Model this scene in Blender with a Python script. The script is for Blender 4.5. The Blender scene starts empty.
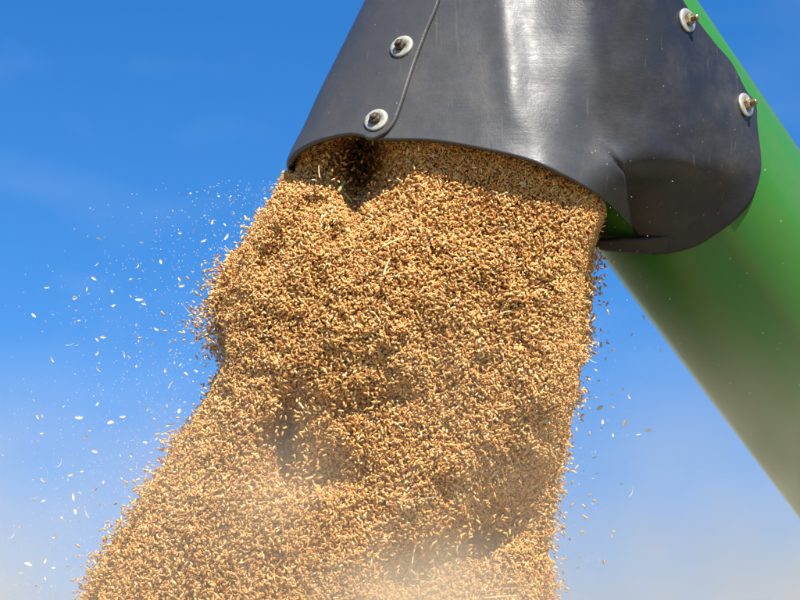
import bpy, bmesh, math, random
import numpy as np
from mathutils import Vector, Matrix

random.seed(7); RNG = np.random.default_rng(11)
sc = bpy.context.scene
COL = sc.collection

# ------------------------------------------------------------------ camera frame
F_PX, D0 = 2400.0, 2.4                 # focal length in photo pixels, distance of the spout (m)
PITCH = math.radians(17.0)
CAM = Vector((0, 0, 1.7))
R3 = np.array(Matrix.Rotation(math.pi/2 + PITCH, 3, 'X'))
CAMV = np.array(CAM)

def toworld(c):                          # camera-space -> world
    return np.asarray(c) @ R3.T + CAMV

def pc(px, py, z):                       # design point (photo px, px, metres in front of the spout plane), camera space
    px, py, z = np.broadcast_arrays(np.asarray(px, float), np.asarray(py, float), np.asarray(z, float))
    D = D0 - z
    return np.stack([(px-400)/F_PX*D, (300-py)/F_PX*D, -D], -1)

def pw(px, py, z):
    return toworld(pc(px, py, z))

# ------------------------------------------------------------------ helpers
def props(o, label=None, cat=None, group=None, kind=None):
    if label: o['label'] = label
    if cat: o['category'] = cat
    if group: o['group'] = group
    if kind: o['kind'] = kind
    return o

def np_mesh(name, verts, faces_flat, loop_counts, mat, smooth=True):
    me = bpy.data.meshes.new(name)
    verts = np.ascontiguousarray(verts, dtype=np.float32)
    me.vertices.add(len(verts)); me.vertices.foreach_set('co', verts.ravel())
    ff = np.ascontiguousarray(faces_flat, dtype=np.int32)
    me.loops.add(len(ff)); me.loops.foreach_set('vertex_index', ff)
    lc = np.ascontiguousarray(loop_counts, dtype=np.int32)
    st = np.zeros(len(lc), np.int32); st[1:] = np.cumsum(lc)[:-1]
    me.polygons.add(len(lc)); me.polygons.foreach_set('loop_start', st); me.polygons.foreach_set('loop_total', lc)
    me.update(calc_edges=True)
    me.polygons.foreach_set('use_smooth', np.full(len(lc), smooth))
    me.materials.append(mat)
    return me

def link(name, me, parent=None, loc=(0,0,0)):
    o = bpy.data.objects.new(name, me); COL.objects.link(o)
    o.location = loc
    if parent: o.parent = parent
    return o

def empty(name, loc):
    o = bpy.data.objects.new(name, None); COL.objects.link(o); o.location = loc
    o.empty_display_size = .05
    return o

def sm(a, b, x):
    t = np.clip((np.asarray(x, float)-a)/(b-a), 0, 1)
    return t*t*(3-2*t)

_perm = np.random.default_rng(5).random((64, 64, 64)).astype(np.float32)
def vnoise(x, y, z=0.0):                 # value noise, -1..1
    x, y, z = np.broadcast_arrays(np.asarray(x, float), np.asarray(y, float), np.asarray(z, float))
    xi, yi, zi = np.floor(x).astype(int), np.floor(y).astype(int), np.floor(z).astype(int)
    fx, fy, fz = x-xi, y-yi, z-zi
    fx, fy, fz = [f*f*(3-2*f) for f in (fx, fy, fz)]
    def g(a, b, c): return _perm[(xi+a) % 64, (yi+b) % 64, (zi+c) % 64]
    r = 0
    for a in (0, 1):
        for b in (0, 1):
            for c in (0, 1):
                r = r + g(a, b, c)*(fx if a else 1-fx)*(fy if b else 1-fy)*(fz if c else 1-fz)
    return r*2-1

def catmull(pts, n):
    p = np.array(pts, float)
    if len(p) == 2:
        t = np.linspace(0, 1, n)[:, None]; return p[0]*(1-t)+p[1]*t
    q = np.vstack([2*p[0]-p[1], p, 2*p[-1]-p[-2]])
    out = []
    for i in range(1, len(q)-2):
        t = np.linspace(0, 1, 40, endpoint=False)[:, None]
        a, b, c, d = q[i-1], q[i], q[i+1], q[i+2]
        out.append(.5*((2*b)+(-a+c)*t+(2*a-5*b+4*c-d)*t*t+(-a+3*b-3*c+d)*t**3))
    o = np.vstack(out+[p[-1:]])
    s = np.r_[0, np.cumsum(np.linalg.norm(np.diff(o, axis=0), axis=1))]
    k = np.linspace(0, s[-1], n)
    return np.stack([np.interp(k, s, o[:, j]) for j in range(o.shape[1])], 1)

def resample(curve, par):
    s = np.r_[0, np.cumsum(np.linalg.norm(np.diff(curve, axis=0), axis=1))]; s /= s[-1]
    return np.stack([np.interp(par, s, curve[:, j]) for j in range(2)], 1)

def coons(top, bottom, left, right, upar, vpar):
    """four boundary curves (fine polylines in px) -> grid [v,u,2]"""
    T, B = resample(top, upar), resample(bottom, upar)
    L, Rr = resample(left, vpar), resample(right, vpar)
    u = upar[None, :, None]; v = vpar[:, None, None]
    S = (1-v)*T[None]+v*B[None] + (1-u)*L[:, None]+u*Rr[:, None]
    S -= (1-u)*(1-v)*T[0]+u*(1-v)*T[-1]+(1-u)*v*B[0]+u*v*B[-1]
    return S

def grid_faces(nv, nu, base=0):
    i = np.arange(nv-1)[:, None]*nu+np.arange(nu-1)[None]
    f = np.stack([i, i+nu, i+nu+1, i+1], -1).reshape(-1, 4)+base
    return f

# ------------------------------------------------------------------ materials
def mat(name):
    m = bpy.data.materials.new(name); m.use_nodes = True
    nt = m.node_tree
    return m, nt, nt.nodes['Principled BSDF']

def N(nt, t, **kw):
    n = nt.nodes.new(t)
    for k, v in kw.items():
        if k in n.inputs: n.inputs[k].default_value = v
        else: setattr(n, k, v)
    return n

def ramp(nt, stops, interp='LINEAR'):
    r = nt.nodes.new('ShaderNodeValToRGB'); r.color_ramp.interpolation = interp
    e = r.color_ramp.elements
    e[0].position, e[0].color = stops[0][0], (*stops[0][1], 1)
    e[1].position, e[1].color = stops[-1][0], (*stops[-1][1], 1)
    for p, c in stops[1:-1]:
        k = e.new(p); k.color = (*c, 1)
    return r

def mixc(nt, fac, a, b, mode='MIX'):
    m = nt.nodes.new('ShaderNodeMix'); m.data_type = 'RGBA'; m.blend_type = mode
    for s, v in ((0, fac), (6, a), (7, b)):
        if hasattr(v, 'links'): nt.links.new(v, m.inputs[s])
        else: m.inputs[s].default_value = v if s == 0 else (*v, 1)
    return m.outputs[2]

def axis_pt(y):
    """axis through photo points (554,0) at 2.34 m and (770,300) at 2.525 m: 3D line in camera space"""
    A = pc(554, 0, D0-2.34); B = pc(770, 300, D0-2.525)
    return A, B
TA, TB = axis_pt(0)
TU = (TB-TA)/np.linalg.norm(TB-TA)               # downwards, away
TR = .1136

# rubber: black belting, patchy dust, scratches, fine weave
def rubber_material():
    m, nt, b = mat('black_rubber'); L = nt.links.new
    tc = N(nt, 'ShaderNodeTexCoord')
    big = N(nt, 'ShaderNodeTexNoise', Scale=9.0, Detail=6.0, Roughness=.62); L(tc.outputs['Object'], big.inputs['Vector'])
    mid = N(nt, 'ShaderNodeTexNoise', Scale=55.0, Detail=5.0, Roughness=.7); L(tc.outputs['Object'], mid.inputs['Vector'])
    fine = N(nt, 'ShaderNodeTexNoise', Scale=620.0, Detail=3.0, Roughness=.6); L(tc.outputs['Object'], fine.inputs['Vector'])
    mp = N(nt, 'ShaderNodeMapping'); mp.inputs['Scale'].default_value = (25, 25, 420); mp.inputs['Rotation'].default_value = (0, math.radians(12), 0)
    L(tc.outputs['Object'], mp.inputs['Vector'])
    lin = N(nt, 'ShaderNodeTexNoise', Scale=1.0, Detail=2.0); L(mp.outputs[0], lin.inputs['Vector'])
    mp2 = N(nt, 'ShaderNodeMapping'); mp2.inputs['Scale'].default_value = (260, 60, 14); mp2.inputs['Rotation'].default_value = (.2, math.radians(-28), .3)
    L(tc.outputs['Object'], mp2.inputs['Vector'])
    scr = N(nt, 'ShaderNodeTexNoise', Scale=1.0, Detail=1.0); L(mp2.outputs[0], scr.inputs['Vector'])
    scrR = ramp(nt, [(.70, (0, 0, 0)), (.76, (1, 1, 1))]); L(scr.outputs['Fac'], scrR.inputs[0])
    spk = N(nt, 'ShaderNodeTexVoronoi', Scale=75.0); L(tc.outputs['Object'], spk.inputs['Vector'])
    spkR = ramp(nt, [(.035, (1, 1, 1)), (.06, (0, 0, 0))]); L(spk.outputs['Distance'], spkR.inputs[0])
    dustR = ramp(nt, [(.44, (0, 0, 0)), (.66, (1, 1, 1))]); L(big.outputs['Fac'], dustR.inputs[0])
    midR = ramp(nt, [(.35, (.25, .25, .25)), (.7, (1, 1, 1))]); L(mid.outputs['Fac'], midR.inputs[0])
    dm = N(nt, 'ShaderNodeMath', operation='MULTIPLY'); L(dustR.outputs[0], dm.inputs[0]); L(midR.outputs[0], dm.inputs[1])
    dm2 = N(nt, 'ShaderNodeMath', operation='MULTIPLY'); L(dm.outputs[0], dm2.inputs[0]); dm2.inputs[1].default_value = .55
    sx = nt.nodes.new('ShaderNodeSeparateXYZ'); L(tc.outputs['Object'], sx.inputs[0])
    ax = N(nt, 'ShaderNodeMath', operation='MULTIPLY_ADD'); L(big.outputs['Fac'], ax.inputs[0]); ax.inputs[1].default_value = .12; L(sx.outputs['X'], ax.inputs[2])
    fx = N(nt, 'ShaderNodeMapRange'); fx.interpolation_type = 'SMOOTHSTEP'; fx.inputs['From Min'].default_value = TONE_X+.06+.09; fx.inputs['From Max'].default_value = TONE_X+.06-.05; L(ax.outputs[0], fx.inputs['Value'])
    base_tone = mixc(nt, fx.outputs[0], (.013, .015, .023), (.052, .052, .053))     # grey base tone, lighter on the left half, blue-black on the right
    c = mixc(nt, dm2.outputs[0], base_tone, (.088, .076, .060))
    s1 = N(nt, 'ShaderNodeMath', operation='MULTIPLY'); L(scrR.outputs[0], s1.inputs[0]); s1.inputs[1].default_value = .22
    c = mixc(nt, s1.outputs[0], c, (.15, .14, .13))
    s2 = N(nt, 'ShaderNodeMath', operation='MULTIPLY'); L(spkR.outputs[0], s2.inputs[0]); L(midR.outputs[0], s2.inputs[1])
    c = mixc(nt, s2.outputs[0], c, (.30, .25, .17))
    L(c, b.inputs['Base Color'])
    rr = N(nt, 'ShaderNodeMapRange'); rr.inputs['From Min'].default_value = .3; rr.inputs['From Max'].default_value = .7
    rr.inputs['To Min'].default_value = .36; rr.inputs['To Max'].default_value = .54
    L(mid.outputs['Fac'], rr.inputs['Value']); L(rr.outputs[0], b.inputs['Roughness'])
    b.inputs['Specular IOR Level'].default_value = .42
    add = N(nt, 'ShaderNodeMath', operation='ADD'); L(fine.outputs['Fac'], add.inputs[0]); L(lin.outputs['Fac'], add.inputs[1])
    bp = N(nt, 'ShaderNodeBump', Strength=.28, Distance=.0004); L(add.outputs[0], bp.inputs['Height'])
    bp2 = N(nt, 'ShaderNodeBump', Strength=.3, Distance=.0015); L(mid.outputs['Fac'], bp2.inputs['Height']); L(bp.outputs[0], bp2.inputs['Normal'])
    L(bp2.outputs[0], b.inputs['Normal'])
    return m

def green_paint():
    m, nt, b = mat('green_paint'); L = nt.links.new
    tc = N(nt, 'ShaderNodeTexCoord')
    mp = N(nt, 'ShaderNodeMapping'); mp.inputs['Scale'].default_value = (34, 34, .7)      # Z runs along the tube
    L(tc.outputs['Object'], mp.inputs['Vector'])
    st = N(nt, 'ShaderNodeTexNoise', Scale=1.0, Detail=4.0, Roughness=.6); L(mp.outputs[0], st.inputs['Vector'])
    cl = N(nt, 'ShaderNodeTexNoise', Scale=7.0, Detail=6.0, Roughness=.6); L(tc.outputs['Object'], cl.inputs['Vector'])
    sp = N(nt, 'ShaderNodeTexVoronoi', Scale=60.0); L(tc.outputs['Object'], sp.inputs['Vector'])
    spR = ramp(nt, [(.04, (1, 1, 1)), (.075, (0, 0, 0))]); L(sp.outputs['Distance'], spR.inputs[0])
    mm = N(nt, 'ShaderNodeMath', operation='MULTIPLY'); L(st.outputs['Fac'], mm.inputs[0]); L(cl.outputs['Fac'], mm.inputs[1])
    dr = ramp(nt, [(.16, (0, 0, 0)), (.38, (.38, .38, .38))]); L(mm.outputs[0], dr.inputs[0])
    c = mixc(nt, dr.outputs[0], (.022, .160, .020), (.12, .12, .04))
    s2 = N(nt, 'ShaderNodeMath', operation='MULTIPLY'); L(spR.outputs[0], s2.inputs[0]); s2.inputs[1].default_value = .6
    c = mixc(nt, s2.outputs[0], c, (.42, .38, .26))
    L(c, b.inputs['Base Color'])
    b.inputs['Roughness'].default_value = .33
    rr = N(nt, 'ShaderNodeMapRange'); rr.inputs['To Min'].default_value = .24; rr.inputs['To Max'].default_value = .48
    L(st.outputs['Fac'], rr.inputs['Value']); L(rr.outputs[0], b.inputs['Roughness'])
    b.inputs['Coat Weight'].default_value = .12; b.inputs['Coat Roughness'].default_value = .15
    bp = N(nt, 'ShaderNodeBump', Strength=.25, Distance=.002); L(cl.outputs['Fac'], bp.inputs['Height']); L(bp.outputs[0], b.inputs['Normal'])
    return m

def metal(name, col, dirt, rough=.38):
    m, nt, b = mat(name); L = nt.links.new
    tc = N(nt, 'ShaderNodeTexCoord')
    n = N(nt, 'ShaderNodeTexNoise', Scale=260.0, Detail=5.0, Roughness=.7); L(tc.outputs['Object'], n.inputs['Vector'])
    r = ramp(nt, [(.42, (0, 0, 0)), (.62, (1, 1, 1))]); L(n.outputs['Fac'], r.inputs[0])
    L(mixc(nt, r.outputs[0], col, dirt), b.inputs['Base Color'])
    b.inputs['Metallic'].default_value = .75
    rr = N(nt, 'ShaderNodeMapRange'); rr.inputs['To Min'].default_value = rough-.1; rr.inputs['To Max'].default_value = rough+.25
    L(n.outputs['Fac'], rr.inputs['Value']); L(rr.outputs[0], b.inputs['Roughness'])
    bp = N(nt, 'ShaderNodeBump', Strength=.3, Distance=.0004); L(n.outputs['Fac'], bp.inputs['Height']); L(bp.outputs[0], b.inputs['Normal'])
    return m

def attr_material(name, rough=.5, translucent=.0, spec=.4):
    m, nt, b = mat(name); L = nt.links.new
    a = N(nt, 'ShaderNodeAttribute', attribute_name='tint')
    tc = N(nt, 'ShaderNodeTexCoord')
    n = N(nt, 'ShaderNodeTexNoise', Scale=700.0, Detail=2.0); L(tc.outputs['Object'], n.inputs['Vector'])
    r = ramp(nt, [(.3, (.72, .68, .62)), (.7, (1.12, 1.12, 1.12))]); L(n.outputs['Fac'], r.inputs[0])
    c = mixc(nt, 1.0, a.outputs['Color'], r.outputs[0], 'MULTIPLY')
    L(c, b.inputs['Base Color'])
    b.inputs['Roughness'].default_value = rough; b.inputs['Specular IOR Level'].default_value = spec
    if translucent:
        t = N(nt, 'ShaderNodeBsdfTranslucent'); L(c, t.inputs['Color'])
        mx = N(nt, 'ShaderNodeMixShader'); mx.inputs[0].default_value = translucent
        L(b.outputs[0], mx.inputs[1]); L(t.outputs[0], mx.inputs[2])
        L(mx.outputs[0], nt.nodes['Material Output'].inputs['Surface'])
    return m

def flat_noise(name, c1, c2, scale, rough=.6, translucent=0):
    m, nt, b = mat(name); L = nt.links.new
    tc = N(nt, 'ShaderNodeTexCoord'); oi = N(nt, 'ShaderNodeObjectInfo')
    n = N(nt, 'ShaderNodeTexNoise', Scale=scale, Detail=4.0); L(tc.outputs['Object'], n.inputs['Vector'])
    c = mixc(nt, n.outputs['Fac'], c1, c2)
    hv = N(nt, 'ShaderNodeHueSaturation'); L(c, hv.inputs['Color'])
    mr = N(nt, 'ShaderNodeMapRange'); mr.inputs['To Min'].default_value = .75; mr.inputs['To Max'].default_value = 1.15
    L(oi.outputs['Random'], mr.inputs['Value']); L(mr.outputs[0], hv.inputs['Value'])
    L(hv.outputs[0], b.inputs['Base Color']); b.inputs['Roughness'].default_value = rough
    if translucent:
        t = N(nt, 'ShaderNodeBsdfTranslucent'); L(hv.outputs[0], t.inputs['Color'])
        mx = N(nt, 'ShaderNodeMixShader'); mx.inputs[0].default_value = translucent
        L(b.outputs[0], mx.inputs[1]); L(t.outputs[0], mx.inputs[2])
        L(mx.outputs[0], nt.nodes['Material Output'].inputs['Surface'])
    return m

TONE_X = float(pw(575, 100, .12)[0]-toworld(TA+TU*1.2)[0])
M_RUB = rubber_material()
M_GREEN = green_paint()
M_WASH = metal('zinc_washer', (.62, .60, .52), (.40, .37, .29), .40)
M_NUT = metal('brassy_nut', (.50, .40, .22), (.16, .12, .07), .30)
M_WASH2 = metal('dull_washer', (.42, .41, .36), (.30, .28, .22), .55)
M_WASH2.node_tree.nodes['Principled BSDF'].inputs['Metallic'].default_value = .35
M_NUT2 = metal('rusty_nut', (.16, .13, .085), (.06, .045, .03), .5)
M_GRAIN = attr_material('wheat_grain', .45, .10, .36)
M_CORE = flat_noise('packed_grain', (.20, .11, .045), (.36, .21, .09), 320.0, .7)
M_HUSK = flat_noise('pale_chaff', (.95, .93, .88), (.90, .84, .72), 200.0, .5, .4)
M_KERN = flat_noise('loose_wheat', (.76, .54, .29), (.66, .42, .20), 300.0, .45, .1)
M_STRAW = flat_noise('straw', (.66, .54, .28), (.52, .38, .16), 160.0, .45, .15)
M_GSTRAW = flat_noise('greenish_straw', (.42, .42, .12), (.50, .42, .16), 160.0, .5, .15)

# ------------------------------------------------------------------ tube
def tube_hit_z(px, py, off):
    """z (m in front of the spout plane) of the ray through a px with the cylinder of radius TR+off; nearest approach if it misses"""
    d = pc(px, py, np.zeros_like(np.asarray(px, float))); d = d/(-d[..., 2:3])     # unit depth
    dp = d-(d@TU)[..., None]*TU
    o = -TA; op = o-(o@TU)*TU
    a = (dp*dp).sum(-1); b = 2*(dp@op); c = (op*op).sum()-(TR+off)**2
    disc = b*b-4*a*c
    t = (-b-np.sqrt(np.maximum(disc, 0)))/(2*a)
    return D0-t

END_T = None
def build_tube(parent):
    # end ring centre at photo y ~ 35
    s0 = np.linalg.norm(TB-TA)*35/300
    start = TA+TU*s0; L = 2.6
    # object with local Z along the tube
    zc = TU; xc = np.cross(zc, [0, 0, 1.0]); xc /= np.linalg.norm(xc); yc = np.cross(zc, xc)
    Rm = R3 @ np.stack([xc, yc, zc], 1)
    n = 128; prof = [(TR-.004, .0), (TR-.0015, -.0008), (TR, .0015), (TR, .3), (TR, .6), (TR, 1.2), (TR, L), (TR-.004, L), (TR-.004, 1.2), (TR-.004, 0)]
    a = np.linspace(0, 2*np.pi, n, endpoint=False)
    V = np.concatenate([np.stack([r*np.cos(a), r*np.sin(a), np.full(n, h)], 1) for r, h in prof])
    dur = np.array([xc@[.81, .585, 0], yc@[.81, .585, 0]])
    dot = (np.cos(a)*dur[0]+np.sin(a)*dur[1])
    cut = .035-.11*dot
    for q, (r, h) in enumerate(prof):
        if h < .1: V[q*n:(q+1)*n, 2] += cut
    F = []
    for k in range(len(prof)-1):
        i = np.arange(n); j = (i+1) % n
        F.append(np.stack([k*n+i, k*n+j, (k+1)*n+j, (k+1)*n+i], 1))
    F = np.concatenate(F)[:, ::-1]
    me = np_mesh('auger_tube', V, F.ravel(), np.full(len(F), 4), M_GREEN)
    o = link('auger_tube', me)
    o.parent = parent
    o.matrix_local = Matrix.Translation(Vector(toworld(start))-parent.location) @ Matrix(Rm.tolist()).to_4x4()
    o['label'] = 'glossy green painted steel tube with dusty underside'
    return o

# ------------------------------------------------------------------ rubber spout
LEFT = [(437, -150), (402, -75), (365, 0), (350, 30), (334, 62), (319, 92), (304, 125), (292, 148), (287, 160), (286, 167)]
MOUTH = [(286, 167), (292, 156), (303, 147), (320, 139.5), (350, 133.5), (380, 138.5), (430, 140), (480, 148), (530, 160), (570, 178), (600, 197), (616, 210), (633, 228)]
TEARC = [(560, -150), (600, 0), (617, 100), (624, 172)]
R_LOW = [(624, 172), (620, 190), (621, 206), (630, 224), (640, 240), (652, 255)]
EDGE = [(606, -150), (645, -65), (683, 0), (695, 17), (715, 43), (732, 63), (746, 90), (755, 101), (757, 112), (757.5, 126)]
LOBE = [(757.5, 126), (761, 156), (760, 176), (751, 202), (735, 220), (715, 235), (696, 246), (672, 253), (652, 255)]
OUT = np.vstack([catmull(EDGE, 80), catmull(LOBE, 80)])

def left_x(y):
    l = catmull(LEFT, 200)
    return np.interp(y, l[:, 1], l[:, 0])

def Zb(x, y):
    zt = .00044*(100+(y-100)*(1-.85*sm(530, 660, x)))
    xs = left_x(np.clip(y, -150, 167))
    xc = 560.0
    t = np.where(x < xc, (xc-x)/np.maximum(xc-xs, 1), (x-xc)/330.0)
    t = np.clip(t, 0, 1)
    f = (1-t**2.5)**.4
    z = zt-.018*sm(530, 620, x)*sm(60, 150, y)+.13*f+.010*np.exp(-((x-(500+.1*y))/75)**2)*f
    # soft folds and dents in the sheet
    z = z-.007*np.exp(-((x-592)/20)**2)*sm(-60, 40, y)*(1-sm(120, 180, y))
    z = z+.0045*np.exp(-((x-(502+.1*y))/15)**2)*(1-sm(90, 150, y))
    z = z+.0018*vnoise(x/70+3, y/90+1)+.0007*vnoise(x/24, y/30+7)
    return z

def Zsheet(x, y, part='main'):
    """front surface of the rubber sheet"""
    x = np.asarray(x, float); y = np.asarray(y, float)
    tz0 = tube_hit_z(x, y, .0075)
    z = Zb(x, y)
    f0 = sm(-10, 70, y); tz0 = tz0*f0+np.minimum(tz0, z)*(1-f0)
    sa = (x-580)*.585+(y-35)*.811            # along the tube, px
    tz = tz0+.004-.25*(1-sm(30, 130, sa))
    k = .02
    h = np.clip(.5+.5*(z-tz)/k, 0, 1)
    z2 = tz*(1-h)+z*h+k*h*(1-h)*sm(30, 130, sa)
    fx, fy = x.ravel(), y.ravel()
    dd = np.sqrt(((fx[:, None]-OUT[None, :, 0])**2+(fy[:, None]-OUT[None, :, 1])**2)).min(1).reshape(x.shape)
    w = sm(0, 150-45*sm(90, 165, y)*(1-sm(620, 700, x)), dd)**.85
    if part == 'right':
        w = w*(1-sm(172, 187, y)*(1-sm(0, 75, x-624)))*(1-.85*sm(160, 205, y))
        z2 = z2+.003*np.exp(-((x-688-.25*(y-150))/16)**2)*sm(60, 140, y)*(1-sm(215, 250, y))*sm(0, 30, dd)
    z2 = tz0+w*(z2-tz0)
    return z2

def sheet_obj(name, pieces, parent, thick=.0045, label=None):
    """pieces: list of (grid px [v,u,2], z [v,u])"""
    org = np.array(parent.location)
    V, Fs, base = [], [], 0
    for G, Z in pieces:
        P = pw(G[..., 0], G[..., 1], Z)-org
        nv, nu = Z.shape
        V.append(P.reshape(-1, 3)); Fs.append(grid_faces(nv, nu, base)); base += nv*nu
    V = np.vstack(V); Fs = np.vstack(Fs)
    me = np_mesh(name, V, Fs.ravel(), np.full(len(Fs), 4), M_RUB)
    bm = bmesh.new(); bm.from_mesh(me); bmesh.ops.remove_doubles(bm, verts=bm.verts, dist=.0002)
    if name == 'rubber_sheet':
        bmesh.ops.dissolve_degenerate(bm, edges=bm.edges, dist=.0004)
        bm.normal_update(); back = Vector((R3 @ np.array([0, 0, 1.0])).tolist())
        bad = [f for f in bm.faces if f.normal.dot(back) < .02]
        bmesh.ops.delete(bm, geom=bad, context='FACES')
    bm.to_mesh(me); bm.free()
    me.polygons.foreach_set('use_smooth', np.full(len(me.polygons), True))
    o = link(name, me, parent)
    s = o.modifiers.new('thickness', 'SOLIDIFY'); s.thickness = thick; s.offset = -1
    if label: o['label'] = label
    return o

def build_boot(parent):
    nv = 110
    # v parameters that place a row exactly on the start of the tear
    vt = .80
    v = np.r_[np.linspace(0, vt, 88)[:-1], np.linspace(vt, 1, 23)]
    top_f = catmull([(448, -150), (560, -150)], 50)
    leftm = catmull([(448, -150), (420, 0), (402, 50), (388, 90), (372, 125), (364, 136.5)], 200)
    mouth = catmull(MOUTH, 400)
    k = np.argmin(abs(mouth[:, 0]-364)); mouth_m = mouth[k:]
    leftm[-1] = mouth_m[0]
    up_ = catmull(TEARC, 200); lowF = catmull([(624, 172), (628, 198), (633, 228)], 60); lowR = catmull(R_LOW, 80)
    # curves re-parametrised so that v==vt is the tear
    def joined(a, b):
        return np.vstack([resample(a, np.linspace(0, 1, 161)), resample(b, np.linspace(0, 1, 41))[1:]])
    class C:  # direct parameter curve
        pass
    def at(curve, par):      # parameter by index
        q = np.linspace(0, 1, len(curve)); return np.stack([np.interp(par, q, curve[:, j]) for j in range(2)], 1)
    cF, cR = joined(up_, lowF), joined(up_, lowR)
    def coons2(T, B, L, Rr, u, v, lp, rp):
        T, B = resample(T, u), resample(B, u)
        L = at(L, v) if lp else resample(L, v)
        Rr = at(Rr, v) if rp else resample(Rr, v)
        uu = u[None, :, None]; vv = v[:, None, None]
        S = (1-vv)*T[None]+vv*B[None]+(1-uu)*L[:, None]+uu*Rr[:, None]
        return S-((1-uu)*(1-vv)*T[0]+uu*(1-vv)*T[-1]+(1-uu)*vv*B[0]+uu*vv*B[-1])
    u = np.linspace(0, 1, 90)
    GF = coons2(top_f, mouth_m, leftm, cF, u, v, False, True)
    ZF = Zsheet(GF[..., 0], GF[..., 1], 'main')-.0055
    GR = coons2(catmull([(560, -150), (606, -150)], 20), catmull(LOBE[::-1], 200), cR, catmull(EDGE, 200), u, v, True, False)
    for _ in range(60):
        G2 = GR.copy()
        G2[1:-1, 1:-1] = .25*(GR[:-2, 1:-1]+GR[2:, 1:-1]+GR[1:-1, :-2]+GR[1:-1, 2:]); GR = G2
    GR[-1, -1] = .5*(GR[-1, -2]+GR[-2, -1])
    ZR = Zsheet(GR[..., 0], GR[..., 1], 'right')-.0055
    m = v <= vt+1e-9
    d = .5*(ZR[m, 0]-ZF[m, -1])
    for q in range(14):
        w = float(1-sm(0, 14, q))
        ZF[m, -1-q] += w*d; ZR[m, q] -= w*d
    ZR = np.where(GR[..., 1] > 60, np.maximum(ZR, tube_hit_z(GR[..., 0], GR[..., 1], .002)), ZR)
    for _ in range(6):
        Z2 = ZR.copy()
        Z2[1:-1, 1:-1] = .5*ZR[1:-1, 1:-1]+.125*(ZR[:-2, 1:-1]+ZR[2:, 1:-1]+ZR[1:-1, :-2]+ZR[1:-1, 2:])
        ZR = Z2
    front = sheet_obj('rubber_sheet', [(GF, ZF), (GR, ZR)], parent, label='black rubber sheet wrapped round the tube end, torn at its lower right')
    # lip that runs on under the tube
    n = 60
    lipT = catmull([(668, 236), (648, 239), (630, 239.5), (612, 240.5), (594, 241.5)], n)
    lipB = catmull([(668, 252), (648, 254), (630, 253.5), (610, 251.5), (590, 248)], n)
    w = np.linspace(0, 1, 10)[:, None, None]
    GL = lipT[None]*(1-w)+lipB[None]*w
    s = np.linspace(0, 1, n)[None]
    ZL = tube_hit_z(GL[..., 0], GL[..., 1], .004+.010*s+0*GL[..., 0])
    GL = GL[:, ::-1]; ZL = ZL[:, ::-1]
    sheet_obj('rubber_lip', [(GL, ZL)], parent, .004, 'narrow grey rubber lip below the tear')
    # overlapping flap on the left with the two washers
    top = catmull([(437, -150), (474, -150)], 20)
    seam = catmull([(474, -150), (454, -60), (438, 0), (426, 30), (414, 62), (405, 90), (399.5, 107), (394, 121), (386, 131), (374, 137.5)], 300)
    k2 = np.argmin(abs(mouth[:, 0]-364)); bot = np.vstack([mouth[:k2], catmull([(364, 137), (369, 138), (374, 137.5)], 12)])
    uu = 1-np.cos(np.linspace(0, np.pi/2, 80)); vv = np.linspace(0, 1, 110)
    GO = coons(top, bot, catmull(LEFT, 300), seam, uu, vv)
    ZO = Zsheet(GO[..., 0], GO[..., 1])
    sheet_obj('overlap_flap', [(GO, ZO)], parent, .005, 'left rubber flap lapped over the sheet and held by two washers')
    # back of the spout and its closed top, seen only from elsewhere and as the dark inside
    s = 1-np.cos(np.linspace(0, np.pi/2, 60))
    G, Z = [], []
    xt = 437+(606-437)*s
    zf = Zsheet(xt, np.full(60, -150.))-.006
    zb = -.066-.12*(1-np.clip(abs(xt-560)/(560-437), 0, 1)**2.5)**.4
    for a in np.linspace(0, 1, 16):
        G.append(np.stack([xt, np.full(60, -150-45*math.sin(a*math.pi))], 1)); Z.append(zf*(1-a)+zb*a)
    left = catmull(LEFT, 300)
    lowb = catmull([(286, 167), (300, 185), (345, 208), (430, 226), (520, 238), (594, 245)], 200)
    GB = coons(catmull([(437, -150), (606, -150)], 60), lowb, left, catmull([(606, -150), (640, 0), (640, 120), (594, 245)], 100), s, np.linspace(0, 1, 70))
    x, y = GB[..., 0], GB[..., 1]
    xs = GB[:, :1, 0]
    t = np.clip((560-x)/(560-xs), 0, 1)
    ZBk = .00044*np.minimum(y, 167)-.12*(1-t**2.5)**.4-.006*0
    ZBk[:, 0] = .00044*np.minimum(y[:, 0], 167)
    G = np.concatenate([np.array(G), GB[1:]]); Z = np.concatenate([np.array(Z), ZBk[1:]])
    sheet_obj('rubber_back', [(G[:, ::-1], Z[:, ::-1])], parent, .005)

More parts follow.
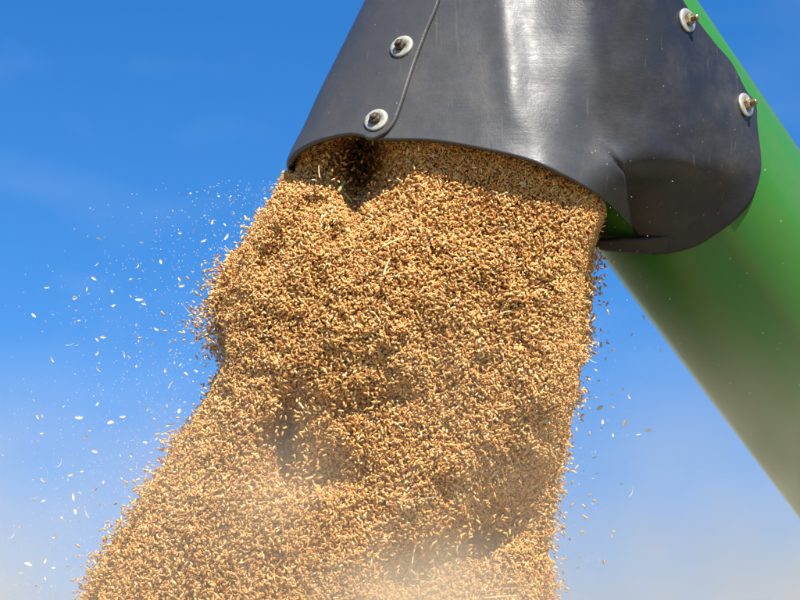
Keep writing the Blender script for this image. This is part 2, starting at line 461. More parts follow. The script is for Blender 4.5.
def build_bolt(parent, px, py, part, lift, long=.0085, roll=0.0, old=False):
    MW, MN = (M_WASH2, M_NUT2) if old else (M_WASH, M_NUT)
    e = 2.0
    zf = lambda a, b: float(Zsheet(np.array([[a]]), np.array([[b]]), part)[0, 0])+lift
    P0 = pw(px, py, zf(px, py)); Px = pw(px+e, py, zf(px+e, py))-pw(px-e, py, zf(px-e, py)); Py = pw(px, py-e, zf(px, py-e))-pw(px, py+e, zf(px, py+e))
    n = np.cross(Px, Py); n /= np.linalg.norm(n)
    q = Vector(n).to_track_quat('Z', 'Y')
    b = Matrix.Translation(Vector(P0)-parent.location) @ q.to_matrix().to_4x4() @ Matrix.Rotation(roll, 4, 'Z')
    def lathe(name, prof, seg, matl, par, M=None, hexa=False):
        bm = bmesh.new(); rings = []
        for r, h in prof:
            rings.append([bm.verts.new((r*math.cos(2*math.pi*i/seg), r*math.sin(2*math.pi*i/seg), h)) for i in range(seg)])
        for a, c in zip(rings, rings[1:]):
            for i in range(seg): bm.faces.new((a[i], a[(i+1) % seg], c[(i+1) % seg], c[i]))
        bm.faces.new(rings[-1]); bm.faces.new(rings[0][::-1])
        me = bpy.data.meshes.new(name); bm.to_mesh(me); bm.free(); me.materials.append(matl)
        if not hexa:
            for p in me.polygons: p.use_smooth = len(p.vertices) == 4
        o = link(name, me); o.parent = par
        if M is not None: o.matrix_local = M
        return o
    R = .0118
    # the stud is the bolt; washer and nut are its sub-parts
    st = lathe('bolt', [(.0030, 0), (.0030, .006)]+[(.0026+.0005*(i % 2), .006+i*.0006) for i in range(int((long+.001)/.0006))]+[(.0018, .0075+long)], 16, MN, parent, b)
    lathe('washer', [(R-.001, -.001), (R, .0), (R, .0016), (R-.0008, .0024), (.0050, .0026), (.0046, .0012)], 48, MW, st, Matrix.Identity(4))
    lathe('nut', [(.0052, .0024), (.0058, .0032), (.0058, .0062), (.0050, .0070), (.0034, .0071)], 6, MN, st, Matrix.Rotation(.4+roll, 4, 'Z'), True)
    return st

auger_loc = Vector(toworld(TA+TU*1.2))
auger = empty('unloading_auger', auger_loc)
props(auger, 'green grain unloading tube with a black rubber spout bolted over its end', 'unloading auger')
build_tube(auger)
build_boot(auger)
build_bolt(auger, 402, 47, 'main', 0.0, .0026, .3, True)
build_bolt(auger, 376.5, 120.5, 'main', 0.0, .0024, 1.1, True)
build_bolt(auger, 686.5, 20.5, 'right', -.0055, .0070, .2)
build_bolt(auger, 745, 105, 'right', -.0055, .0065, .8)

# ------------------------------------------------------------------ grain stream
YL = [60, 120, 150, 168, 200, 240, 275, 290, 310, 335, 360, 395, 430, 480, 540, 600, 700, 840]
XL = [330, 305, 294, 287, 271, 247, 225, 219, 219, 226, 227, 209, 188, 156, 121, 85, 34, -26]
YR = [60, 120, 160, 195, 215, 245, 275, 310, 360, 400, 440, 480, 520, 560, 600, 700, 840]
XR = [560, 590, 598, 604, 605, 594, 588, 586, 581, 574, 566, 555, 548, 545, 546, 552, 560]
def env(y):
    return np.interp(y, YL, XL), np.interp(y, YR, XR)

def seg_dist(x, y, a, b):
    ax, ay = a; bx, by = b
    L2 = (bx-ax)**2+(by-ay)**2
    t = np.clip(((x-ax)*(bx-ax)+(y-ay)*(by-ay))/L2, 0, 1)
    return np.hypot(x-ax-t*(bx-ax), y-ay-t*(by-ay))

def features(x, y):
    x, y = x+9*vnoise(x/23, y/23, 5.5), y+9*vnoise(x/23, y/23, 8.5)
    g = lambda cx, cy, sx, sy, r=0: np.exp(-((((x-cx)*math.cos(r)+(y-cy)*math.sin(r))/sx)**2+((-(x-cx)*math.sin(r)+(y-cy)*math.cos(r))/sy)**2))
    h = -.18*g(366, 150, 34, 44, .15)-.08*g(320, 158, 30, 22)-.06*g(355, 192, 12, 28)
    h -= .034*np.exp(-(seg_dist(x, y, (312, 202), (262, 266))/10)**2)
    h += .014*np.exp(-(seg_dist(x, y, (285, 195), (232, 275))/16)**2)
    h -= .020*g(333, 240, 9, 15)
    h -= .012*g(318, 290, 10, 40, .1)
    h -= .10*g(288, 440, 19, 40, .12)
    h -= .030*g(325, 470, 34, 24, -.3)
    h -= .020*g(365, 402, 50, 13, -.1)
    h += .008*g(500, 460, 70, 30)
    h -= .030*np.exp(-(seg_dist(x, y, (400, 572), (480, 545))/26)**2)
    h -= .045*np.exp(-(seg_dist(x, y, (480, 540), (555, 505))/24)**2)
    h += .010*g(545, 590, 35, 22)
    h -= .012*g(315, 520, 18, 26, .3)
    return h

MO = catmull(MOUTH, 200); MO = MO[np.argsort(MO[:, 0])]
_mz = Zsheet(MO[:, 0], MO[:, 1]-1)
def MZ(x): return np.interp(x, MO[:, 0], _mz)
def mouth_y(x): return np.interp(x, MO[:, 0], MO[:, 1])
def front_z(x, y, detail=True):
    xl = np.interp(y, [60, 168, 240, 300, 395, 480, 600, 840], [330, 285, 246, 222, 196, 158, 92, -20])-3; xr = env(y)[1]
    xc = (xl+xr)/2; hw = (xr-xl)/2
    t = np.clip(abs(x-xc)/hw, 0, 1)
    zc = .03+.00006*(y-150)
    hd = .135+.00004*(y-150)
    rt = (x > xc)*(1-sm(340, 540, y))
    z = zc+(hd+.022*(1-sm(260, 480, y)))*(1-t**(2.3+10*rt))**.5
    z = z+features(x, y)*(1-t**6)*(1-.35*t**2)
    if detail:
        z = z+.006*vnoise(x/62, y/80, 3.3)+.004*vnoise(x/27, y/33, 9.1)+.0035*vnoise(x/11, y/11, 1.7)
    ym = np.interp(x, MO[:, 0], MO[:, 1])
    tgt = MZ(x)-.020
    g = np.exp(-((x-362)/42)**2)
    k = (1-sm(0, 130, y-ym))*np.where(x > xc, sm(0, .05, 1-t), sm(.06, .22, 1-t))*(1-g)
    return z+(tgt-z)*k*sm(300, 330, x)

# grain template
nr, na = 4, 7
tx = np.array([-.43, -.17, .14, .41]); tr = np.array([.60, 1.0, .93, .55])
ang = np.arange(na)*2*np.pi/na
rad = np.ones(na); rad[0] = .72
tv = [(-.52, 0, 0)]
for X, r in zip(tx, tr):
    for a, g in zip(ang, rad): tv.append((X, .5*r*g*math.cos(a)-0.04*(1-4*X*X), .5*r*g*math.sin(a)))
tv.append((.52, 0, 0)); TV = np.array(tv)
tf, tl = [], []
for i in range(na): tf += [0, 1+(i+1) % na, 1+i]; tl.append(3)
for r in range(nr-1):
    for i in range(na):
        a = 1+r*na+i; b_ = 1+r*na+(i+1) % na; tf += [a, b_, b_+na, a+na]; tl.append(4)
e_ = 1+nr*na; o_ = 1+(nr-1)*na
for i in range(na): tf += [e_, o_+i, o_+(i+1) % na]; tl.append(3)
TF = np.array(tf); TL = np.array(tl)

def rand_rot(n, rng):
    q = rng.normal(size=(n, 4)); q /= np.linalg.norm(q, axis=1)[:, None]
    w, x, y, z = q.T
    return np.stack([np.stack([1-2*(y*y+z*z), 2*(x*y-z*w), 2*(x*z+y*w)], 1), np.stack([2*(x*y+z*w), 1-2*(x*x+z*z), 2*(y*z-x*w)], 1), np.stack([2*(x*z-y*w), 2*(y*z+x*w), 1-2*(x*x+y*y)], 1)], 1)

def grains_mesh(name, P, rng, material, length=(.0040, .0062), width=(.0016, .0024), palette=None, probs=None):
    n = len(P)
    Rm = rand_rot(n, rng)
    L = rng.uniform(*length, n); W = rng.uniform(*width, n)
    T = TV[None]*np.stack([L, W, W*rng.uniform(.82, 1.0, n)], 1)[:, None, :]
    V = np.einsum('nij,nkj->nki', Rm, T)+P[:, None]
    k = len(TV)
    Fc = (TF[None]+(np.arange(n)*k)[:, None]).ravel()
    me = np_mesh(name, V.reshape(-1, 3), Fc, np.tile(TL, n), material)
    pal = np.array(palette); idx = rng.choice(len(pal), n, p=probs)
    c = pal[idx]*rng.uniform(.84, 1.16, (n, 1))*rng.uniform(.95, 1.05, (n, 3))
    col = np.ones((n, k, 4), np.float32); col[..., :3] = np.clip(c, 0, .9)[:, None]
    at = me.attributes.new('tint', 'FLOAT_COLOR', 'POINT'); at.data.foreach_set('color', col.ravel())
    return me

PAL = [(.70, .385, .122), (.77, .455, .160), (.64, .31, .090), (.52, .215, .055), (.87, .66, .37), (.76, .54, .20), (.36, .14, .045)]
PRB = [.32, .27, .19, .07, .06, .06, .03]

def stream_points():
    rng = RNG; out = []
    # A: front layers, uniform in the picture plane
    n = 200000
    y = 70+rng.random(n)**1.15*660; xl, xr = env(y)
    x = xl+(xr-xl)*rng.random(n)
    dep = rng.gamma(1.5, .0055, n)+(rng.random(n) < .22)*rng.random(n)*.022
    z = front_z(x, y)-dep
    g = np.exp(-(((x-362)/24)**2+((y-158)/46)**2))
    ok = rng.random(n) > .9*g
    out.append((x[ok], y[ok], z[ok]))
    # filler just inside the two margins
    n = 30000
    y = 90+rng.random(n)*640; xl, xr = env(y); sd = rng.random(n) < .5; u = rng.random(n)*30
    x = np.where(sd, xl+u, xr-u)
    out.append((x, y, front_z(x, y)-rng.random(n)*.05))
    # B: flanks and back
    n = 50000
    y = 70+rng.random(n)*700; xl, xr = env(y); xc = (xl+xr)/2; hw = (xr-xl)/2
    a = rng.random(n)*2*np.pi
    fl = rng.random(n) < .45; a = np.where(fl, rng.normal(.35, .5, n)*1.0, a); a = np.where(fl & (rng.random(n) < .5), np.pi-a, a)
    rr = 1-rng.gamma(1.4, .022, n)
    x = xc+hw*rr*np.sign(np.cos(a))*abs(np.cos(a))**.8
    zc = .03+.00006*(y-150); hd = .135+.00004*(y-150)
    z = zc+hd*rr*np.sign(np.sin(a))*abs(np.sin(a))**.8+.006*vnoise(x/20, y/20, z=a*3)
    fz = front_z(x, y)
    z = np.minimum(z, np.maximum(fz+.004, zc))
    out.append((x, y, z))
    # C: ragged left and right margins
    for side, n, sp in ((-1, 9000, 3.4), (1, 8000, 2.6)):
        y = 165+rng.random(n)*560; xl, xr = env(y)
        e = xl if side < 0 else xr
        sprd = sp*(1+1.5*np.exp(-((y-310)/45)**2)*(side < 0)+.5*sm(380, 600, y))
        sprd = sprd*(.6+.8*(vnoise(y/22, side*3.1, 2.2)+.5).clip(0, 1.4))
        sprd = sprd*(.25+.75*sm(185, 270, y))
        x = e+side*(rng.exponential(1, n)*sprd-5)
        zc = .03+.00006*(y-150)
        z = zc+(rng.normal(0, .025, n) if side < 0 else rng.uniform(-.06, .085, n)*(1-.5*sm(350, 520, y)))
        keep = ~((side > 0) & (y < 250) & (x > 604))
        out.append((x[keep], y[keep], z[keep]))
    # D: loose grains hovering over the hollows
    n = 1500
    cx = np.array([360, 375, 330, 290, 315, 480, 380]); cy = np.array([150, 185, 165, 445, 520, 530, 400]); sx = np.array([30, 20, 20, 18, 18, 50, 45]); sy = np.array([22, 28, 14, 30, 25, 20, 12])
    k = rng.choice(7, n, p=[.22, .10, .10, .15, .11, .20, .12])
    x = rng.normal(cx[k], sx[k]); y = rng.normal(cy[k], sy[k])
    z = front_z(x, y)+abs(rng.normal(0, .035, n))
    ok = (z < Zsheet(x, y)-.03) | (y > 215)
    ok &= (y > 125)
    z = np.minimum(z, .19)
    out.append((x[ok], y[ok], z[ok]))
    X, Y, Z = [np.concatenate(c) for c in zip(*out)]
    # nothing through the rubber sheet
    inside = ((Y > mouth_y(X)+5) | (Z < np.where(Y > 60, Zsheet(X, Y), Zb(X, Y))-.016)) & ((Y > 172) | (X > left_x(np.clip(Y, -150, 167))+11))
    # nor through the tube wall
    tz = tube_hit_z(X, Y, 0.0)
    X, Y, Z = X[inside], Y[inside], Z[inside]
    return pw(X, Y, Z)

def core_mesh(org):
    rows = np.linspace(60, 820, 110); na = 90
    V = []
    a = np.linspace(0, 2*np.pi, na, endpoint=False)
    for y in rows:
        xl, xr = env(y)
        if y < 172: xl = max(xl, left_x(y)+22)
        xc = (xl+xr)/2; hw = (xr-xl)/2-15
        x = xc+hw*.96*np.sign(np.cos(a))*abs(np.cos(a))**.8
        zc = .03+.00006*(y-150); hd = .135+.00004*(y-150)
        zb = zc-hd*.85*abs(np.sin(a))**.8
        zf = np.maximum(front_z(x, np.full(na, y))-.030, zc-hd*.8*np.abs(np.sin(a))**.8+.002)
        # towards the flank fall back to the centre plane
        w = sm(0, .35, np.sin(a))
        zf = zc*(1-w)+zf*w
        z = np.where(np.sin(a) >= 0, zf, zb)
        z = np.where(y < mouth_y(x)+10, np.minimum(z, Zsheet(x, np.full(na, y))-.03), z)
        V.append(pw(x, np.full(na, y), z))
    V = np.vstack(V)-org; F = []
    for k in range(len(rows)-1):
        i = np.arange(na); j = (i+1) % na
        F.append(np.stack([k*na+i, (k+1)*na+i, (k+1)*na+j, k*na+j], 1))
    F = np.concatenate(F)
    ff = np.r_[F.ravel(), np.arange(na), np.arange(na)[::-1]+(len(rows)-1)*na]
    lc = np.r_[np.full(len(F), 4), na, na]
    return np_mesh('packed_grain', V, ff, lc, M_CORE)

s_org = pw(400, 300, 0)
P = stream_points()-s_org
gm = grains_mesh('grain_stream', P, RNG, M_GRAIN, palette=PAL, probs=PRB)
stream = link('grain_stream', gm, loc=s_org)
props(stream, 'dense golden stream of wheat grain pouring out of the black rubber spout', 'grain', kind='stuff')
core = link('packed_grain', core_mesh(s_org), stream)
core['kind'] = 'stuff'

# ------------------------------------------------------------------ airborne chaff, kernels and straws
def husk_mesh(name, seed, L, W, curl):
    r = random.Random(seed); bm = bmesh.new(); rows = []
    nL, nW = 9, 5
    for i in range(nL):
        s = i/(nL-1); w = W*.5*(math.sin(math.pi*min(1, s*.93+.05)))**.7
        bend = curl*L*(s-.5)**2
        row = []
        for j in range(nW):
            t = j/(nW-1)*2-1
            row.append(bm.verts.new((L*(s-.5), w*t, bend+.35*W*t*t*math.sin(math.pi*s)+r.uniform(-.03, .03)*W)))
        rows.append(row)
    for a, b in zip(rows, rows[1:]):
        for j in range(nW-1): bm.faces.new((a[j], b[j], b[j+1], a[j+1]))
    me = bpy.data.meshes.new(name)
    bmesh.ops.solidify(bm, geom=bm.faces[:], thickness=.00018)
    bm.to_mesh(me); bm.free(); me.materials.append(M_HUSK)
    for p in me.polygons: p.use_smooth = True
    return me

def straw_mesh(name, seed, L, W, curl, material):
    r = random.Random(seed); bm = bmesh.new(); rings = []; n = 14; sg = 8
    for i in range(n):
        s = i/(n-1); x = L*(s-.5); z = curl*L*((s-.5)**2)*2+r.uniform(-.02, .02)*W
        rad = W*.5*(1-.35*s)*(1.18 if i == n//2 else 1)
        rings.append([bm.verts.new((x, rad*math.cos(2*math.pi*k/sg), z+rad*.7*math.sin(2*math.pi*k/sg))) for k in range(sg)])
    for a, b in zip(rings, rings[1:]):
        for k in range(sg): bm.faces.new((a[k], a[(k+1) % sg], b[(k+1) % sg], b[k]))
    bm.faces.new(rings[0][::-1]); bm.faces.new(rings[-1])
    me = bpy.data.meshes.new(name); bm.to_mesh(me); bm.free(); me.materials.append(material)
    for p in me.polygons: p.use_smooth = len(p.vertices) == 4
    return me

def kernel_mesh(name, L, W):
    return np_mesh(name, TV*np.array([L, W, W*.9]), TF, TL, M_KERN)

husks = [husk_mesh('chaff_flake', 40+i, L, W, c) for i, (L, W, c) in enumerate([(.0052, .0026, .3), (.0062, .0022, .8), (.0044, .0028, .2), (.0070, .0019, 1.1), (.0038, .0018, .4), (.0060, .0031, .5)])]
kerns = [kernel_mesh('wheat_kernel', L, W) for L, W in [(.0066, .0029), (.0060, .0027), (.0071, .0028)]]
awns = [straw_mesh('awn', 70+i, L, .0007, c, M_HUSK) for i, (L, c) in enumerate([(.012, .5), (.016, .9), (.009, .2)])]

def place(name, me, px, py, z, rng, label, cat, group, angle=None, s=1.0):
    o = link(name, me, loc=pw(px, py, z))
    if angle is None:
        q = Matrix(rand_rot(1, rng)[0].tolist()).to_4x4()
    else:   # long axis in the picture plane at this angle (deg, anticlockwise), a little turned in depth
        q = Matrix(R3.tolist()).to_4x4() @ Matrix.Rotation(-.5, 4, 'X') @ Matrix.Rotation(math.radians(angle), 4, 'Z') @ Matrix.Rotation(float(rng.uniform(-.35, .35)), 4, 'Y') @ Matrix.Rotation(float(rng.uniform(-.8, .8)), 4, 'X')
    o.rotation_euler = q.to_euler(); o.scale = (s, s, s)
    props(o, label, cat, group)
    return o

rng = np.random.default_rng(3)
# flakes the photograph shows large enough to place one by one: (x, y, size, angle, kind)
left_big = [(212,222,1,75),(227,237,1.1,55),(227,250,1.1,-50),(204,241,.9,30),(180,233,.7,0),(161,262,1,-70),(97,265,.8,40),(94,279,1,-40),(47,288,.8,10),(75,298,1.2,5),(131,279,.6,0),(180,280,1,-60),(182,286,.9,20),(139,300,1.2,10),(144,304,1.1,-5),(114,306,.9,55),(34,316,1,-45),(79,321,.6,0),(157,330,.9,-35),(97,340,1.2,-45),(103,337,1,-5),(52,360,1,-60),(97,353,.8,50),(125,355,1.1,-70),(129,357,.9,-40),(152,345,.7,10),(181,365,1,60),(166,371,1,-80),(98,370,1,-50),(137,366,.9,90),(38,417,1.1,-65),(79,418,1.3,0),(111,423,1.2,0),(123,417,1,5),(98,404,.9,70),(42,433,.8,0),(85,437,.9,40),(95,452,1.1,-25),(72,475,1.1,15),(82,471,.8,10),(43,480,1,-35),(73,497,1.2,-80),(44,501,.9,10),(126,485,1,70),(62,518,.9,-50),(28,565,1.4,-20),(21,573,.9,20),(75,512,1,-80),(100,506,.9,60),(55,536,.9,-60),(79,557,.9,-50),(45,561,1,70),(20,527,.8,-30),(95,490,.9,15),(103,482,.8,70),(145,443,1,-20),(157,439,1,60),(147,467,.9,-45),(172,425,1.1,15),(179,411,1.1,75)]
right_big = [(591,353,1.1,-20),(613,350,1.1,30),(605,359,.8,80),(644,318,1.1,-70),(596,370,.9,-40),(599,381,.9,70),(613,406,1,-55),(600,408,1.5,25),(629,397,1,-65),(624,423,1.6,75),(648,430,1.4,10),(639,435,.9,10),(603,422,.9,90),(589,397,.8,0),(612,394,.9,10),(623,389,.9,40),(594,458,.9,10),(613,435,.8,90),(621,484,.9,10),(576,472,.9,-20)]
def zone(x, y):
    if x > 500: return 'between stream and green tube, '+('higher part' if y < 400 else 'lower part')
    v = 'high' if y < 300 else ('midway' if y < 430 else 'low')
    h = 'at the left border' if x < 60 else ('far left of the stream' if x < 130 else 'just left of the stream')
    return f'{h}, {v}'
for lst in (left_big, right_big):
    for k, (x, y, s, a) in enumerate(lst):
        me = husks[[0, 1, 5, 3, 2][k % 5]] if s < 1.35 else husks[5]
        siz = 'larger ' if s >= 1.1 else ''
        place('chaff_flake', me, x, y, float(rng.uniform(-.12, .12)), rng, f'{siz}pale chaff flake against the sky {zone(x, y)}', 'chaff flake', f'{siz}chaff flakes in the air {zone(x, y)}', a, s*(1.05 if x < 500 else .85))
nf = len(left_big)+len(right_big)
while nf < 235:
    y = rng.uniform(185, 600); xl, _ = env(y)
    x = float(xl-6-rng.exponential(62))
    if x < 2: continue
    nf += 1
    place('chaff_flake', husks[int(rng.integers(6))], x, y, float(rng.uniform(-.25, .25)), rng, f'tiny pale chaff speck against the sky {zone(x, y)}', 'chaff flake', f'tiny chaff specks in the air {zone(x, y)}', None, float(rng.uniform(.4, .85)))
for _ in range(34):
    y = rng.uniform(285, 590); _, xr = env(y)
    x = float(xr+8+rng.exponential(20))
    if x > 400+ (y*0+280): continue
    place('chaff_flake', husks[int(rng.integers(6))], x, y, float(rng.uniform(-.2, .2)), rng, f'tiny pale chaff speck against the sky {zone(x, y)}', 'chaff flake', f'tiny chaff specks in the air {zone(x, y)}', None, float(rng.uniform(.4, .85)))
for i in range(150):
    left = i < 105
    if left:
        y = rng.normal(312, 24) if i < 45 else rng.uniform(200, 600)
        x = float(env(y)[0]-5-rng.exponential(9))
        lab = 'loose wheat kernel thrown off the left edge of the stream'+(' at its upper bulge' if y < 360 else ' near its foot')
    else:
        y = rng.uniform(260, 600); x = float(env(y)[1]+3+rng.exponential(6))
        lab = 'loose wheat kernel thrown off the right edge of the stream'+(' above its narrow part' if y < 420 else ' near its foot')
    place('wheat_kernel', kerns[int(rng.integers(3))], x, float(y), float(rng.normal(.03, .05)), rng, lab, 'wheat kernel', lab.replace('loose wheat kernel', 'loose wheat kernels'), None, float(rng.uniform(.65, .92)))
for x, y, a, k in ((188, 311, -48, 1), (70, 345, 5, 2), (60, 465, 65, 0), (86, 513, -70, 0), (13, 536, 70, 1), (592, 361, -35, 0), (632, 493, 70, 0), (205, 345, 80, 2), (150, 520, 30, 2), (170, 385, 60, 2)):
    place('awn', awns[k], x, y, float(rng.uniform(-.05, .08)), rng, f'thin curved pale awn against the sky {zone(x, y)}', 'awn', f'awns in the air {zone(x, y)}', a, 1.0)

# straws that ride on the stream
for x, y, L, W, a, g, lab in (
    (394, 241, .025, .0030, 27, 0, 'flat golden straw stub lying slantwise on the upper stream'),
    (386, 267, .018, .0022, 72, 0, 'pale straw stub standing upright just below the slanting golden one'),
    (319, 172, .017, .0018, 95, 0, 'thin pale straw in the shade under the left flap of the spout'),
    (342, 186, .014, .0035, 62, 1, 'short yellow green stem piece beside the dark hollow under the spout'),
    (348, 197, .012, .0022, -55, 0, 'short cream straw just under the yellow green stem piece'),
    (303, 408, .013, .0032, -55, 0, 'stubby tan straw above the dark hollow in the left of the stream'),
    (310, 478, .009, .0030, 20, 0, 'short cream straw below the dark hollow in the left of the stream'),
    (414, 552, .024, .0017, 80, 0, 'thin golden straw standing upright low in the middle of the stream'),
    (412, 571, .012, .0016, -50, 0, 'small thin straw under the upright golden one'),
    (496, 597, .040, .0022, 0, 0, 'long straw lying level at the bottom edge of the photo'),
    (428, 498, .020, .0016, 10, 0, 'thin level straw above the dusty fold of the stream'),
    (505, 312, .012, .0020, 20, 0, 'little pale straw on the right half of the stream')):
    me = straw_mesh('straw_piece', int(x+y), L, W, random.uniform(-.15, .15), M_GSTRAW if g else M_STRAW)
    z = float(front_z(np.array([x]), np.array([y]), False)[0])+.014
    if y < 210: z = min(max(z, .13), .16)
    place('straw_piece', me, x, y, z, rng, lab, 'straw', 'straws in the grain stream', a, 1.0)

# fine specks nobody could count
n = 2600
y = 620-440*rng.random(n)**1.15; xl, xr = env(y)
x = np.where(rng.random(n) < .82, xl-2-rng.exponential(60, n)*(.6+.6*sm(170, 330, y)), xr+rng.exponential(22, n))
k = (x > -40) & (x < 720)
Pm = pw(x[k], y[k], rng.normal(0, .12, k.sum()))-s_org
cm = grains_mesh('chaff_dust', Pm, rng, M_GRAIN, (.0005, .0015), (.0003, .0008), [(.8, .74, .62), (.7, .55, .36)], [.8, .2])
props(link('chaff_dust', cm, loc=s_org), 'fine pale specks of chaff drifting in the sky beside the grain stream', 'chaff', kind='stuff')

# ------------------------------------------------------------------ dust in the air round the foot of the stream
def dust():
    m = bpy.data.materials.new('grain_dust'); m.use_nodes = True; nt = m.node_tree; L = nt.links.new
    nt.nodes.clear(); out = nt.nodes.new('ShaderNodeOutputMaterial')
    v = nt.nodes.new('ShaderNodeVolumePrincipled'); v.inputs['Color'].default_value = (.96, .84, .62, 1); v.inputs['Anisotropy'].default_value = .2
    tc = nt.nodes.new('ShaderNodeTexCoord')
    no = N(nt, 'ShaderNodeTexNoise', Scale=5.5, Detail=3.0, Roughness=.55); L(tc.outputs['Object'], no.inputs['Vector'])
    nr_ = N(nt, 'ShaderNodeMapRange'); nr_.inputs['From Min'].default_value = .38; nr_.inputs['From Max'].default_value = .64; L(no.outputs['Fac'], nr_.inputs['Value'])
    sep = nt.nodes.new('ShaderNodeSeparateXYZ'); L(tc.outputs['Object'], sep.inputs[0])
    def fall(sock, a, b):
        r = N(nt, 'ShaderNodeMapRange'); r.interpolation_type = 'SMOOTHSTEP'; r.inputs['From Min'].default_value = a; r.inputs['From Max'].default_value = b
        L(sock, r.inputs['Value']); return r.outputs[0]
    def mul(a, b):
        q = N(nt, 'ShaderNodeMath', operation='MULTIPLY'); L(a, q.inputs[0])
        if hasattr(b, 'links'): L(b, q.inputs[1])
        else: q.inputs[1].default_value = b
        return q.outputs[0]
    d = fall(sep.outputs['Z'], .13, -.19)          # thicker downwards
    ad = N(nt, 'ShaderNodeMath', operation='MULTIPLY_ADD'); L(nr_.outputs[0], ad.inputs[0]); ad.inputs[1].default_value = .85; ad.inputs[2].default_value = .15
    d = mul(d, ad.outputs[0])
    d = mul(d, fall(sep.outputs['Y'], -.40, -.25)); d = mul(d, fall(sep.outputs['Y'], .75, .45))
    d = mul(d, fall(sep.outputs['X'], -1.0, -.6)); d = mul(d, fall(sep.outputs['X'], 1.0, .6))
    d = mul(d, fall(sep.outputs['Z'], -.8, -.5))
    vd = N(nt, 'ShaderNodeVectorMath', operation='DISTANCE'); L(tc.outputs['Object'], vd.inputs[0]); vd.inputs[1].default_value = (-.01, -.27, -.21)
    puff = mul(fall(vd.outputs['Value'], .24, .0), nr_.outputs[0])
    pa = N(nt, 'ShaderNodeMath', operation='MULTIPLY_ADD'); L(puff, pa.inputs[0]); pa.inputs[1].default_value = 2.0; L(d, pa.inputs[2]); d = pa.outputs[0]
    d = mul(d, DUST)
    L(d, v.inputs['Density']); L(v.outputs[0], out.inputs['Volume'])
    bm = bmesh.new(); bmesh.ops.create_cube(bm, size=2)
    for w in bm.verts: w.co = Vector((w.co.x*1.0, .175+w.co.y*.575, -.23+w.co.z*.57))
    me = bpy.data.meshes.new('dust_cloud'); bm.to_mesh(me); bm.free(); me.materials.append(m)
    o = link('dust_cloud', me, loc=pw(420, 470, .0))
    props(o, 'pale tan grain dust hanging round the foot of the stream and the green tube', 'dust', kind='stuff')
DUST = 2.9
dust()

# ------------------------------------------------------------------ ground
def ground():
    m, nt, b = mat('stubble_field'); L = nt.links.new
    tc = N(nt, 'ShaderNodeTexCoord')
    n1 = N(nt, 'ShaderNodeTexNoise', Scale=.6, Detail=8.0, Roughness=.65); L(tc.outputs['Object'], n1.inputs['Vector'])
    mp = N(nt, 'ShaderNodeMapping'); mp.inputs['Scale'].default_value = (7, .4, 1); L(tc.outputs['Object'], mp.inputs['Vector'])
    n2 = N(nt, 'ShaderNodeTexNoise', Scale=1.0, Detail=3.0); L(mp.outputs[0], n2.inputs['Vector'])
    c = mixc(nt, n1.outputs['Fac'], (.15, .11, .055), (.09, .068, .034))
    c = mixc(nt, n2.outputs['Fac'], c, (.19, .15, .08))
    L(c, b.inputs['Base Color']); b.inputs['Roughness'].default_value = .9
    bp = N(nt, 'ShaderNodeBump', Strength=.6, Distance=.05); L(n1.outputs['Fac'], bp.inputs['Height']); L(bp.outputs[0], b.inputs['Normal'])
    s = 4000.0
    V = np.array([(-s, -s, 0), (s, -s, 0), (s, s, 0), (-s, s, 0)])
    me = np_mesh('ground', V, np.arange(4), [4], m, False)
    props(link('ground', me), 'dry pale stubble field', 'field', kind='structure')
ground()

# ------------------------------------------------------------------ light, sky, camera
Lc = np.array([.24, .90, .41]); Lc /= np.linalg.norm(Lc)
Lw = Vector((R3 @ Lc).tolist())
sun = bpy.data.lights.new('sun', 'SUN'); sun.energy = 5.0; sun.angle = math.radians(.53); sun.color = (1, .955, .88)
so = bpy.data.objects.new('sun', sun); COL.objects.link(so); so.location = (0, -3, 8)
so.rotation_euler = Lw.to_track_quat('Z', 'Y').to_euler()
elev = math.asin(Lw.z); azim = math.atan2(Lw.x, Lw.y)

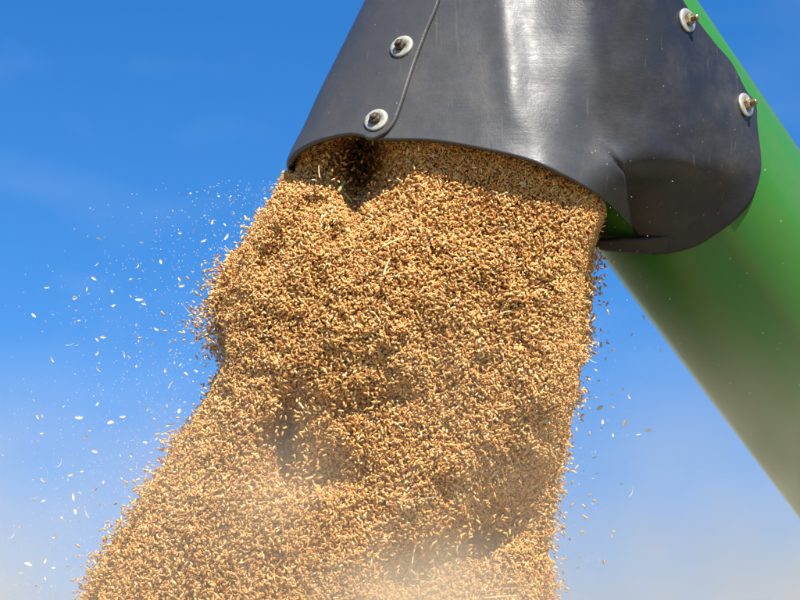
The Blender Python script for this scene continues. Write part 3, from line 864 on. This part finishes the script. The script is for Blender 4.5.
w = bpy.data.worlds.new('World'); sc.world = w; w.use_nodes = True
nt = w.node_tree; bg = nt.nodes['Background']
sky = nt.nodes.new('ShaderNodeTexSky'); sky.sky_type = 'NISHITA'; sky.sun_disc = False
sky.sun_elevation = elev; sky.sun_rotation = azim
sky.altitude = 0; sky.air_density = 1.0; sky.dust_density = .2; sky.ozone_density = 4.0
hs = nt.nodes.new('ShaderNodeHueSaturation'); hs.inputs['Saturation'].default_value = 1.35; hs.inputs['Hue'].default_value = .507; hs.inputs['Value'].default_value = 1.12
nt.links.new(sky.outputs[0], hs.inputs['Color'])
# faint high cirrus
tc = nt.nodes.new('ShaderNodeTexCoord'); mp = nt.nodes.new('ShaderNodeMapping'); mp.inputs['Scale'].default_value = (5, 5, 12)
nt.links.new(tc.outputs['Generated'], mp.inputs['Vector'])
cn = nt.nodes.new('ShaderNodeTexNoise'); cn.inputs['Scale'].default_value = 2.6; cn.inputs['Detail'].default_value = 6; cn.inputs['Distortion'].default_value = .6
nt.links.new(mp.outputs[0], cn.inputs['Vector'])
cr = nt.nodes.new('ShaderNodeMapRange'); cr.inputs['From Min'].default_value = .5; cr.inputs['From Max'].default_value = .85; cr.inputs['To Max'].default_value = .06
nt.links.new(cn.outputs['Fac'], cr.inputs['Value'])
cm_ = nt.nodes.new('ShaderNodeMix'); cm_.data_type = 'RGBA'
nt.links.new(cr.outputs[0], cm_.inputs[0]); nt.links.new(hs.outputs[0], cm_.inputs[6]); cm_.inputs[7].default_value = (8, 8.6, 9.4, 1)
nt.links.new(cm_.outputs[2], bg.inputs['Color'])
bg.inputs['Strength'].default_value = .075

cd = bpy.data.cameras.new('camera'); co = bpy.data.objects.new('camera', cd); COL.objects.link(co)
cd.sensor_width = 36; cd.lens = 36*F_PX/800; cd.clip_start = .05; cd.clip_end = 20000
co.location = CAM; co.rotation_euler = (math.pi/2+PITCH, 0, 0)
cd.dof.use_dof = True; cd.dof.focus_distance = 2.27; cd.dof.aperture_fstop = 9.0
sc.camera = co

vs = sc.view_settings
sc.display_settings.display_device = 'sRGB'
vs.view_transform = 'Standard'; vs.look = 'None'; vs.gamma = 1; vs.use_curve_mapping = False
vs.exposure = .97
cy = sc.cycles
cy.max_bounces = 6; cy.diffuse_bounces = 3; cy.glossy_bounces = 3; cy.volume_bounces = 1; cy.transparent_max_bounces = 8
cy.use_denoising = True
cy.volume_step_rate = 2.0; cy.volume_max_steps = 128
